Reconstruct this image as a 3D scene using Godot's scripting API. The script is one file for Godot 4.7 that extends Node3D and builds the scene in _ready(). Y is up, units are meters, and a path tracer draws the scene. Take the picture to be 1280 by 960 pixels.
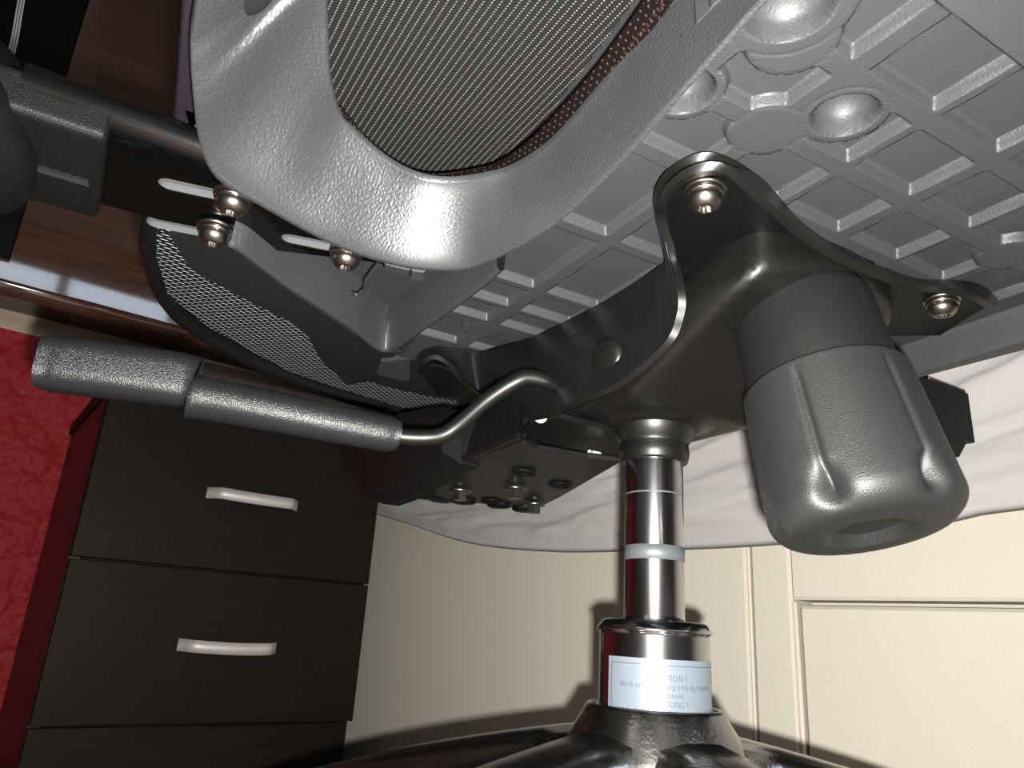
extends Node3D
# An office chair seen from close below by the light of a camera flash, with a chest of drawers, a bed and a desk behind it.
# Chair lengths are written P(u, w, v): u to the sitter's left, w above the lens, v to the rear of the gas lift, all in metres.

const LENS := 0.2          # height of the lens in the scene's own measure
const FLOOR := -0.04       # the floor, in the same measure
const CHAIR_AT := Vector3(0.0730, 0, -0.3622)
const CHAIR_TURN := 29.5
const ROOM_AT := Vector3(-0.5633, 0, -1.0026)   # foot of the chest's front corner
const ROOM_TURN := 36.0
var M := {}
var chair: Node3D
var taken := {}


func P(u: float, w: float, v: float) -> Vector3:
	return Vector3(u, w + LENS, -v)


func R(a: float, y: float, b: float) -> Vector3:   # along the back wall, up, towards the back wall
	return Vector3(a, y, -b)


# ---------------------------------------------------------------- mesh helpers
func begin(group := 0) -> SurfaceTool:
	var st := SurfaceTool.new()
	st.begin(Mesh.PRIMITIVE_TRIANGLES)
	st.set_smooth_group(group)
	return st


func tri(st: SurfaceTool, a: Vector3, b: Vector3, c: Vector3) -> void:
	st.add_vertex(a)
	st.add_vertex(b)
	st.add_vertex(c)


func quad(st: SurfaceTool, a: Vector3, b: Vector3, c: Vector3, d: Vector3) -> void:
	tri(st, a, b, c)
	tri(st, a, c, d)


func sheet(st: SurfaceTool, rows: Array, closed := false) -> void:   # rows of equally many points
	for i in rows.size() - 1:
		var a: PackedVector3Array = rows[i]
		var b: PackedVector3Array = rows[i + 1]
		var n := a.size()
		for j in (n if closed else n - 1):
			var k := (j + 1) % n
			quad(st, a[j], a[k], b[k], b[j])


func fan(st: SurfaceTool, ring: PackedVector3Array, flip := false) -> void:
	var c := Vector3.ZERO
	for p in ring:
		c += p
	c /= ring.size()
	for i in ring.size():
		var k := (i + 1) % ring.size()
		if flip:
			tri(st, c, ring[k], ring[i])
		else:
			tri(st, c, ring[i], ring[k])


func done(st: SurfaceTool) -> ArrayMesh:
	st.generate_normals()
	return st.commit()


func numbered(called: String) -> String:
	taken[called] = taken.get(called, 0) + 1
	return called if taken[called] == 1 else "%s_%03d" % [called, taken[called] - 1]


func part(called: String, mesh: Mesh, material: Material, parent: Node) -> MeshInstance3D:
	var o := MeshInstance3D.new()
	o.name = numbered(called) if parent == self else called
	o.mesh = mesh
	o.material_override = material
	parent.add_child(o, true)
	return o


func obj(called: String, st: SurfaceTool, material: Material, parent: Node) -> MeshInstance3D:
	return part(called, done(st), material, parent)


func thing(called: String, label: String, category: String, at: Vector3, turn: float, group := "") -> Node3D:
	var o := Node3D.new()
	o.name = numbered(called)
	add_child(o, true)
	o.position = at
	o.rotation_degrees.y = turn
	tag(o, label, category, group)
	return o


func tag(o: Node, label: String, category: String, group := "") -> void:
	o.set_meta("label", label)
	o.set_meta("category", category)
	if group:
		o.set_meta("group", group)


func struct(called: String, st: SurfaceTool, material: Material, label := "", category := "") -> MeshInstance3D:
	var o := obj(called, st, material, self)
	o.position = ROOM_AT
	o.rotation_degrees.y = ROOM_TURN
	o.set_meta("kind", "structure")
	if label:
		tag(o, label, category)
	return o


func curve(points: Array, n: int, closed := false) -> PackedVector3Array:   # n points evenly along a smooth line
	var fine := PackedVector3Array()
	var m := points.size()
	for i in (m if closed else m - 1):
		var a: Vector3 = points[(i - 1 + m) % m] if closed or i > 0 else points[0]
		var b: Vector3 = points[i]
		var c: Vector3 = points[(i + 1) % m]
		var d: Vector3 = points[(i + 2) % m] if closed or i + 2 < m else points[m - 1]
		for k in 16:
			fine.append(b.cubic_interpolate(c, a, d, k / 16.0))
	fine.append(points[0] if closed else points[m - 1])
	var at := PackedFloat32Array([0.0])
	for i in range(1, fine.size()):
		at.append(at[i - 1] + fine[i].distance_to(fine[i - 1]))
	var out := PackedVector3Array()
	var k := 0
	for i in n:
		var s: float = at[-1] * i / (n if closed else n - 1)
		while k < at.size() - 2 and at[k + 1] < s:
			k += 1
		out.append(fine[k].lerp(fine[k + 1], clampf((s - at[k]) / maxf(at[k + 1] - at[k], 1e-7), 0, 1)))
	return out


func polyline(points: Array, n: int) -> PackedVector3Array:   # n points evenly along straight pieces
	var total := 0.0
	for i in range(1, points.size()):
		total += points[i].distance_to(points[i - 1])
	var out := PackedVector3Array()
	for i in n:
		var s := total * i / (n - 1)
		var k := 1
		while k < points.size() - 1 and s > points[k].distance_to(points[k - 1]):
			s -= points[k].distance_to(points[k - 1])
			k += 1
		out.append(points[k - 1].lerp(points[k], clampf(s / maxf(points[k].distance_to(points[k - 1]), 1e-7), 0, 1)))
	return out


func tube(st: SurfaceTool, path: PackedVector3Array, radii, n := 12, caps := true) -> void:
	var rows := []
	var side := Vector3.ZERO
	for i in path.size():
		var t := (path[mini(i + 1, path.size() - 1)] - path[maxi(i - 1, 0)]).normalized()
		if side == Vector3.ZERO:
			side = t.cross(Vector3.UP if absf(t.y) < 0.9 else Vector3.RIGHT)
		side = (side - t * side.dot(t)).normalized()
		var up := side.cross(t)
		var r: float = radii if radii is float else radii[i]
		var ring := PackedVector3Array()
		for k in n:
			ring.append(path[i] + (side * cos(TAU * k / n) + up * sin(TAU * k / n)) * r)
		rows.append(ring)
	sheet(st, rows, true)
	if caps:
		fan(st, rows[0])
		fan(st, rows[-1], true)


func lathe(st: SurfaceTool, profile: Array, n: int, x := Transform3D.IDENTITY) -> void:   # profile of Vector2(radius, height)
	var rows := []
	for p in profile:
		var ring := PackedVector3Array()
		for k in n:
			ring.append(x * Vector3(p.x * cos(TAU * k / n), p.y, p.x * sin(TAU * k / n)))
		rows.append(ring)
	sheet(st, rows, true)


func facing(at: Vector3, axis: Vector3, spin := 0.0) -> Transform3D:   # y along the axis
	var y := axis.normalized()
	var x := y.cross(Vector3.FORWARD if absf(y.z) < 0.9 else Vector3.RIGHT).normalized()
	return Transform3D(Basis(x, y, x.cross(y)).rotated(y, spin), at)


func inset(poly: PackedVector2Array, d: float) -> PackedVector2Array:
	var out := PackedVector2Array()
	var n := poly.size()
	var turn := 1.0 if not Geometry2D.is_polygon_clockwise(poly) else -1.0
	for i in n:
		var a := (poly[i] - poly[(i - 1 + n) % n]).normalized()
		var b := (poly[(i + 1) % n] - poly[i]).normalized()
		var na := Vector2(-a.y, a.x) * turn
		var nb := Vector2(-b.y, b.x) * turn
		var m := na + nb
		out.append(poly[i] + m * d * 2.0 / maxf(m.length_squared(), 0.6))
	return out


func prism(st: SurfaceTool, poly: PackedVector2Array, x: Transform3D, depth: float, bevel := 0.0) -> void:   # the outline lies in x and y, the depth runs along z
	var rings := []
	var inner := inset(poly, bevel) if bevel > 0 else poly
	for lay in ([[inner, 0.0], [poly, bevel], [poly, depth - bevel], [inner, depth]] if bevel > 0 else [[poly, 0.0], [poly, depth]]):
		var ring := PackedVector3Array()
		for p in lay[0]:
			ring.append(x * Vector3(p.x, p.y, lay[1]))
		rings.append(ring)
	st.set_smooth_group(-1)
	sheet(st, rings, true)
	var t := Geometry2D.triangulate_polygon(inner)
	for i in range(0, t.size(), 3):
		tri(st, rings[0][t[i]], rings[0][t[i + 1]], rings[0][t[i + 2]])
		tri(st, rings[-1][t[i]], rings[-1][t[i + 2]], rings[-1][t[i + 1]])
	st.set_smooth_group(0)


func rounded(w: float, h: float, r: float, n := 5) -> PackedVector2Array:
	var out := PackedVector2Array()
	for c in [[1, 1, 0], [-1, 1, 1], [-1, -1, 2], [1, -1, 3]]:
		for k in n + 1:
			var t: float = (c[2] + float(k) / n) * PI / 2
			out.append(Vector2(c[0] * (w / 2 - r) + r * cos(t), c[1] * (h / 2 - r) + r * sin(t)))
	return out


func block(st: SurfaceTool, size: Vector3, x: Transform3D, bevel := 0.002, corner := 0.0) -> void:   # centred
	var poly := rounded(size.x, size.y, corner) if corner > 0 else PackedVector2Array([Vector2(size.x, size.y) / 2, Vector2(-size.x, size.y) / 2, Vector2(-size.x, -size.y) / 2, Vector2(size.x, -size.y) / 2])
	prism(st, poly, x * Transform3D(Basis.IDENTITY, Vector3(0, 0, -size.z / 2)), size.z, bevel)


func box(st: SurfaceTool, lo: Vector3, hi: Vector3, bevel := 0.002) -> void:
	var a := Vector3(minf(lo.x, hi.x), minf(lo.y, hi.y), minf(lo.z, hi.z))
	var b := Vector3(maxf(lo.x, hi.x), maxf(lo.y, hi.y), maxf(lo.z, hi.z))
	block(st, b - a, Transform3D(Basis.IDENTITY, (a + b) / 2), bevel)


func slab_uv(st: SurfaceTool, points: Array, thick: float, bevel := 0.001) -> void:   # a level plate: outline points, underside at their height
	var poly := PackedVector2Array()
	for p in points:
		poly.append(Vector2(p.x, p.z))
	prism(st, poly, Transform3D(Basis(Vector3.RIGHT, Vector3.BACK, Vector3.UP), Vector3(0, points[0].y, 0)), thick, bevel)


func ribbon(st: SurfaceTool, top: PackedVector3Array, low: PackedVector3Array, thick: float, rows := 6, bulge := 0.0) -> void:   # a curved wall between two lines, with thickness
	var n := top.size()
	var out := []
	var back := []
	for i in rows + 1:
		var t := float(i) / rows
		var a := PackedVector3Array()
		var b := PackedVector3Array()
		for j in n:
			var along := top[mini(j + 1, n - 1)] - top[maxi(j - 1, 0)] + low[mini(j + 1, n - 1)] - low[maxi(j - 1, 0)]
			var out_of := along.cross(low[j] - top[j]).normalized()
			var p := top[j].lerp(low[j], t) + out_of * bulge * sin(PI * t)
			a.append(p)
			b.append(p - out_of * thick)
		out.append(a)
		back.append(b)
	sheet(st, out)
	back.reverse()
	sheet(st, back)
	st.set_smooth_group(1)
	sheet(st, [out[-1], back[0]])
	sheet(st, [back[-1], out[0]])
	st.set_smooth_group(0)


func field(u0: float, u1: float, v0: float, v1: float, step: float, height: Callable) -> ArrayMesh:   # a surface w(u, v), seen from below
	var nu := int(round((u1 - u0) / step)) + 1
	var nv := int(round((v1 - v0) / step)) + 1
	var at := PackedVector3Array()
	var normal := PackedVector3Array()
	var index := PackedInt32Array()
	at.resize(nu * nv)
	normal.resize(nu * nv)
	for j in nv:
		for i in nu:
			var u := u0 + (u1 - u0) * i / (nu - 1)
			var v := v0 + (v1 - v0) * j / (nv - 1)
			at[j * nu + i] = P(u, height.call(u, v), v)
	for j in nv:
		for i in nu:
			var a := at[j * nu + mini(i + 1, nu - 1)] - at[j * nu + maxi(i - 1, 0)]
			var b := at[mini(j + 1, nv - 1) * nu + i] - at[maxi(j - 1, 0) * nu + i]
			normal[j * nu + i] = -(b.cross(a)).normalized()
			if normal[j * nu + i].y > 0:
				normal[j * nu + i] = -normal[j * nu + i]
			if i < nu - 1 and j < nv - 1:
				var k := j * nu + i
				index.append_array(PackedInt32Array([k, k + 1, k + nu, k + 1, k + nu + 1, k + nu]))
	var arrays := []
	arrays.resize(Mesh.ARRAY_MAX)
	arrays[Mesh.ARRAY_VERTEX] = at
	arrays[Mesh.ARRAY_NORMAL] = normal
	arrays[Mesh.ARRAY_INDEX] = index
	var m := ArrayMesh.new()
	m.add_surface_from_arrays(Mesh.PRIMITIVE_TRIANGLES, arrays)
	return m


func nets(f: Callable, lo: Vector3, hi: Vector3, cell: float) -> ArrayMesh:   # surface nets of a distance field given in (u, w, v)
	var n := Vector3i(((hi - lo) / cell).ceil()) + Vector3i.ONE
	var val := PackedFloat32Array()
	val.resize(n.x * n.y * n.z)
	for z in n.z:
		for y in n.y:
			for x in n.x:
				val[x + n.x * (y + n.y * z)] = f.call(lo + Vector3(x, y, z) * cell)
	var at := PackedVector3Array()
	var id := {}
	var step := [1, n.x, n.x * n.y]
	for z in n.z - 1:
		for y in n.y - 1:
			for x in n.x - 1:
				var c: int = x + n.x * (y + n.y * z)
				var sum := Vector3.ZERO
				var hits := 0
				for axis in 3:
					for k in 4:
						var o := Vector3i.ZERO
						o[(axis + 1) % 3] = k & 1
						o[(axis + 2) % 3] = k >> 1
						var s: int = c + o.x + o.y * n.x + o.z * n.x * n.y
						var a := val[s]
						var b := val[s + step[axis]]
						if (a < 0) != (b < 0):
							var q := Vector3(o)
							q[axis] += a / (a - b)
							sum += q
							hits += 1
				if hits:
					id[c] = at.size()
					var q: Vector3 = lo + (Vector3(x, y, z) + sum / hits) * cell
					at.append(P(q.x, q.y, q.z))
	var index := PackedInt32Array()
	for z in range(1, n.z - 1):
		for y in range(1, n.y - 1):
			for x in range(1, n.x - 1):
				var c: int = x + n.x * (y + n.y * z)
				for axis in 3:
					var a := val[c]
					var b := val[c + step[axis]]
					if (a < 0) == (b < 0):
						continue
					var s1: int = step[(axis + 1) % 3]
					var s2: int = step[(axis + 2) % 3]
					var k := [id[c], id[c - s1], id[c - s1 - s2], id[c - s2]]
					if a < 0:
						k.reverse()
					index.append_array(PackedInt32Array([k[0], k[1], k[2], k[0], k[2], k[3]]))
	var st := SurfaceTool.new()
	var arrays := []
	arrays.resize(Mesh.ARRAY_MAX)
	arrays[Mesh.ARRAY_VERTEX] = at
	arrays[Mesh.ARRAY_INDEX] = index
	st.create_from_arrays(arrays)
	st.generate_normals()
	return st.commit()


func rbox(p: Vector3, c: Vector3, half: Vector3, r: float) -> float:
	var q := (p - c).abs() - half + Vector3.ONE * r
	return q.max(Vector3.ZERO).length() + minf(maxf(q.x, maxf(q.y, q.z)), 0.0) - r


func smin(a: float, b: float, k: float) -> float:
	var h := maxf(k - absf(a - b), 0.0) / k
	return minf(a, b) - h * h * k * 0.25


# ---------------------------------------------------------------- materials
func mat(called: String, c: Color, rough: float, metal := 0.0, spec := 0.5) -> StandardMaterial3D:
	var m := StandardMaterial3D.new()
	m.resource_name = called
	m.albedo_color = c.linear_to_srgb()
	m.roughness = rough
	m.metallic = metal
	m.metallic_specular = spec
	m.cull_mode = BaseMaterial3D.CULL_DISABLED
	M[called] = m
	return m


func picture(w: int, h: int, shade: Callable) -> ImageTexture:
	var im := Image.create(w, h, false, Image.FORMAT_RGB8)
	for y in h:
		for x in w:
			im.set_pixel(x, y, shade.call(x, y))
	return ImageTexture.create_from_image(im)


func grain(m: StandardMaterial3D, freq: float, depth: float, size: float, seed_ := 1, octaves := 2) -> void:   # a moulded or brushed relief, one tile per «size» metres
	var noise := FastNoiseLite.new()
	noise.seed = seed_
	noise.frequency = freq
	noise.fractal_octaves = octaves
	var im := noise.get_seamless_image(256, 256)
	im.convert(Image.FORMAT_RGBA8)
	im.bump_map_to_normal_map(depth)
	m.normal_enabled = true
	m.normal_texture = ImageTexture.create_from_image(im)
	m.uv1_triplanar = true
	m.uv1_scale = Vector3.ONE / size


func materials() -> void:
	grain(mat("grey_plastic", Color(0.0165, 0.0177, 0.0200), 0.43, 0.0, 0.55), 0.11, 1.3, 0.04)
	grain(mat("panel_plastic", Color(0.0190, 0.0203, 0.0225), 0.55, 0.0, 0.42), 0.15, 0.7, 0.04)
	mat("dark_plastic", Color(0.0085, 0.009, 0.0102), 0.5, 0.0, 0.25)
	grain(mat("sleeve_plastic", Color(0.0032, 0.0036, 0.0036), 0.5, 0.0, 0.25), 0.2, 2.0, 0.03)
	grain(mat("black_steel", Color(0.0023, 0.0022, 0.0020), 0.40, 0.0, 0.42), 0.05, 0.2, 0.08)
	grain(mat("flat_black_steel", Color(0.0016, 0.0016, 0.0015), 0.5, 0.0, 0.25), 0.05, 0.6, 0.08)
	grain(mat("gloss_black_steel", Color(0.0008, 0.0008, 0.0008), 0.14, 0.0, 0.5), 0.04, 0.35, 0.1)
	grain(mat("grip_plastic", Color(0.0065, 0.0073, 0.0079), 0.38, 0.0, 0.36), 0.16, 2.2, 0.03)
	grain(mat("knob_plastic", Color(0.0088, 0.0093, 0.0094), 0.5, 0.0, 0.40), 0.18, 1.4, 0.03)
	mat("collar_plastic", Color(0.0048, 0.0051, 0.0051), 0.55, 0.0, 0.32)
	mat("bolt_steel", Color(0.20, 0.18, 0.155), 0.3, 1.0)
	mat("hex_steel", Color(0.2, 0.2, 0.2), 0.3, 1.0)
	mat("slot_steel", Color(0.06, 0.065, 0.068), 0.5, 0.2)
	mat("chrome", Color(0.42, 0.42, 0.43), 0.16, 1.0)
	mat("ring_steel", Color(0.06, 0.07, 0.075), 0.5, 0.2)
	grain(mat("dusty_chrome", Color(1, 1, 1), 0.22, 1.0), 0.1, 0.5, 0.05)
	mat("sticker_silver", Color(0.12, 0.142, 0.168), 0.32, 0.25)
	mat("print", Color(0.03, 0.035, 0.04), 0.6)
	mat("fabric_edge", Color(0.010, 0.008, 0.011), 1.0, 0.0, 0.03)
	mat("edge_steel", Color(0.0015, 0.0015, 0.0016), 0.24, 0.0, 1.0)
	mat("lit_plastic", Color(0.20, 0.21, 0.215), 0.5)  # grey frame plastic with the flash's brightness put into the colour
	mat("white_plastic", Color(0.7, 0.68, 0.62), 0.5)
	mat("cushion", Color(0.02, 0.018, 0.022), 0.95)
	mat("cover_plastic", Color(0.002, 0.002, 0.002), 0.55, 0.0, 0.3)
	mat("cable_white", Color(0.6, 0.6, 0.6), 0.4)
	var dust := RandomNumberGenerator.new()
	dust.seed = 7
	M.dusty_chrome.albedo_texture = picture(256, 256, func(_x, _y):
		var g: float = 0.92 if dust.randf() < 0.012 else 0.50 + 0.06 * dust.randf()
		return Color(g, g * 0.99, g * 0.965))
	# fabrics
	var weave := mat("seat_mesh", Color(0.75, 0.75, 0.75), 0.95, 0.0, 0.03)
	var rnd := RandomNumberGenerator.new()
	rnd.seed = 4
	weave.albedo_texture = picture(128, 128, func(x, y):
		var row: int = x / 32
		var on := absf(fmod(x, 32.0) - 9.0) < 4.0 and fmod(y + row * 5.0, 16.0) < 7.0
		var g: float = 0.055 + 0.05 * rnd.randf() + (0.05 if fmod(y + x * 0.5, 8.0) < 4 else 0.0)
		return Color(0.40, 0.385, 0.37) * (0.55 + 0.9 * rnd.randf()) if on else Color(g, g * 1.01, g))
	weave.uv1_triplanar = true
	weave.uv1_scale = Vector3.ONE / 0.0096
	var holes := mat("perforated_mesh", Color(1, 1, 1), 0.7, 0.0, 0.15)
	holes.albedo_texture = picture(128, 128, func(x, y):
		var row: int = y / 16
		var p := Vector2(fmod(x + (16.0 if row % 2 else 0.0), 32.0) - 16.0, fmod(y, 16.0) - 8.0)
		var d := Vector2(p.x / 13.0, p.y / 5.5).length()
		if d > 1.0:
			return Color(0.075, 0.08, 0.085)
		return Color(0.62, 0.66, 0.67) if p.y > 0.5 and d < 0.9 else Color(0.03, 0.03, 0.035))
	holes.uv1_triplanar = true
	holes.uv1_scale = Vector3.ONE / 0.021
	var band := mat("edge_band", Color(1, 1, 1), 0.95, 0.0, 0.05)
	band.albedo_texture = picture(64, 64, func(x, y):
		var on := fmod(x + y * 0.5, 16.0) < 5.0 and fmod(y, 21.0) < 5.0
		return Color(0.22, 0.18, 0.15) if on else Color(0.04, 0.031, 0.03))
	band.uv1_triplanar = true
	band.uv1_scale = Vector3.ONE / 0.008
	# room
	var noise := FastNoiseLite.new()
	noise.seed = 11
	noise.frequency = 0.02
	noise.fractal_octaves = 4
	grain(mat("red_paint", Color(0.32, 0.017, 0.021), 0.55, 0.0, 0.3), 0.018, 8.0, 0.35, 5, 4)
	grain(mat("beige_paint", Color(0.55, 0.43, 0.34), 0.8), 0.03, 3.0, 0.35, 6, 3)
	mat("pale_paint", Color(0.55, 0.50, 0.46), 0.85)
	mat("floor_tile", Color(0.28, 0.2, 0.15), 0.5)
	var dark := mat("dark_laminate", Color(1, 1, 1), 0.5, 0.0, 0.2)
	dark.albedo_texture = picture(256, 256, func(x, y):
		var g := 0.5 + 0.5 * noise.get_noise_2d(x * 0.6, y * 9.0)
		return Color(0.098 + 0.034 * g, 0.083 + 0.029 * g, 0.075 + 0.027 * g))
	dark.uv1_triplanar = true
	dark.uv1_scale = Vector3(2, 2, 2)
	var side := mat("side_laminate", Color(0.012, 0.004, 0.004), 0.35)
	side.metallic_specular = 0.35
	var wood := mat("brown_wood", Color(1, 1, 1), 0.06, 0.0, 1.0)
	wood.albedo_texture = picture(256, 256, func(x, y):
		var g := 0.5 + 0.5 * noise.get_noise_2d(x * 0.5, y * 7.0) + 0.25 * noise.get_noise_2d(x * 0.2, y * 1.4)
		return Color(0.25, 0.168, 0.138).lerp(Color(0.38, 0.255, 0.20), clampf(g, 0, 1)))
	wood.clearcoat_enabled = true
	wood.clearcoat = 1.0
	wood.clearcoat_roughness = 0.04
	wood.uv1_triplanar = true
	wood.uv1_scale = Vector3(2, 2, 2)
	mat("rail_gloss", Color(0.014, 0.006, 0.006), 0.07).metallic_specular = 0.6
	mat("handle_metal", Color(0.62, 0.58, 0.55), 0.5, 0.35)
	var linen := mat("bed_fabric", Color(0.57, 0.54, 0.46), 0.85, 0.0, 0.2)
	linen.heightmap_enabled = false
	grain(linen, 0.25, 1.6, 0.06, 8, 2)
	mat("bed_piping", Color(0.62, 0.57, 0.47), 0.8)
	mat("sheet_cloth", Color(0.43, 0.42, 0.415), 1.0, 0.0, 0.1)
	mat("mattress_cloth", Color(0.6, 0.57, 0.53), 0.9)
	mat("window_frame", Color(0.75, 0.74, 0.72), 0.4)
	mat("curtain", Color(0.30, 0.16, 0.30), 0.9)


# ---------------------------------------------------------------- chair pieces
func screw(parent: Node, at: Vector3, radius: float, down := Vector3.DOWN) -> void:   # pan head with a star socket on a split and a flat washer
	var st := begin()
	var x := facing(at, down)
	lathe(st, [Vector2(0, 0), Vector2(radius * 1.28, 0), Vector2(radius * 1.3, radius * 0.12), Vector2(radius * 1.26, radius * 0.24), Vector2(radius * 1.05, radius * 0.25)], 28, x)
	lathe(st, [Vector2(radius * 1.05, radius * 0.3), Vector2(radius * 1.16, radius * 0.34), Vector2(radius * 1.16, radius * 0.52), Vector2(radius, radius * 0.56)], 28, x)
	var rows := []
	for p in [Vector2(1.0, 0.56), Vector2(1.04, 0.72), Vector2(1.0, 0.9), Vector2(0.88, 1.12), Vector2(0.68, 1.3), Vector2(0.5, 1.38)]:
		var ring := PackedVector3Array()
		for k in 36:
			ring.append(x * (Vector3(p.x * cos(TAU * k / 36), p.y, p.x * sin(TAU * k / 36)) * radius))
		rows.append(ring)
	for p in [Vector2(0.42, 1.38), Vector2(0.40, 1.05), Vector2(0.0, 1.02)]:
		var ring := PackedVector3Array()
		for k in 36:
			var r: float = p.x * (1.0 + 0.16 * cos(6.0 * TAU * k / 36))
			ring.append(x * (Vector3(r * cos(TAU * k / 36), p.y, r * sin(TAU * k / 36)) * radius))
		rows.append(ring)
	sheet(st, rows, true)
	obj("screw", st, M.bolt_steel, parent)


func hex_bolt(parent: Node, at: Vector3, radius: float, down: Vector3) -> void:
	var st := begin()
	var x := facing(at, down)
	lathe(st, [Vector2(0, 0), Vector2(radius * 1.5, 0), Vector2(radius * 1.5, radius * 0.22), Vector2(radius, radius * 0.3)], 24, x)
	st.set_smooth_group(-1)
	lathe(st, [Vector2(radius, 0), Vector2(radius, radius * 1.2), Vector2(radius * 0.8, radius * 1.35), Vector2(0, radius * 1.35)], 6, x)
	obj("bolt", st, M.hex_steel, parent)


func in_pocket(u: float, v: float) -> float:   # depth of the moulded pockets in the seat panel
	var s := u - 0.035 * (v + 0.15)
	var d := 0.0
	var best := -1.0
	for c in [[-0.111, -0.0838], [-0.076, -0.0462], [-0.042, -0.0121], [-0.0051, 0.0246], [0.0272, 0.0565], [0.0635, 0.093]]:
		var du := minf(s - c[0], c[1] - s)
		if du < -0.002:
			continue
		for r in [[-0.215, -0.1798], [-0.1723, -0.1498], [-0.1421, -0.1199], [-0.1121, -0.0641], [-0.0572, -0.0058], [-0.0006, 0.0196], [0.0243, 0.0424], [0.0507, 0.0817]]:
			best = maxf(best, minf(du, minf(v - r[0], r[1] - v)))
	d = 0.0038 * smoothstep(-0.0002, 0.0008, best)
	return d


func panel_height(u: float, v: float) -> float:
	var d := in_pocket(u, v)
	for c in [[-0.0796, -0.1455, 0.0125], [-0.1025, -0.1746, 0.0125], [-0.0727, 0.0552, 0.0115], [-0.02, 0.052, 0.0115], [0.058, -0.147, 0.012], [0.085, -0.175, 0.0125], [-0.0664, -0.1637, 0.0135], [-0.1131, -0.182, 0.0175], [-0.1137, -0.1438, 0.013], [0.052, -0.183, 0.012]]:
		var q: float = Vector2(u - c[0], v - c[1]).length()
		d = minf(d, 0.0038 * smoothstep(c[2] - 0.0004, c[2] + 0.0008, q))
		d += 0.0004 * (1.0 - smoothstep(0.0, 0.0006, absf(q - c[2] + 0.001)))
	for c in [[-0.0664, -0.1637, 0.0095], [-0.1131, -0.182, 0.0115], [-0.1137, -0.1438, 0.0095], [0.052, -0.183, 0.008]]:
		var q: float = Vector2(u - c[0], v - c[1]).length() / c[2]
		if q < 1.08:
			d = maxf(d, 0.0085 * sqrt(maxf(0.0, 1.0 - q * q)) + 0.002 * (1.0 - smoothstep(0.92, 1.05, q)))
	var w := 0.155 + d
	w = lerpf(w, 0.1515 + 0.38 * maxf(-0.2050 - v, 0.0), smoothstep(0.0, 0.0015, -0.2036 - v))
	if u < -0.1135 + 0.124 * (v + 0.04):
		return 0.197
	var lip := smoothstep(-0.0065, -0.0015, u - (0.1163 + 0.08 * (v + 0.09)))
	return lerpf(w, 0.1395, lip)


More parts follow.
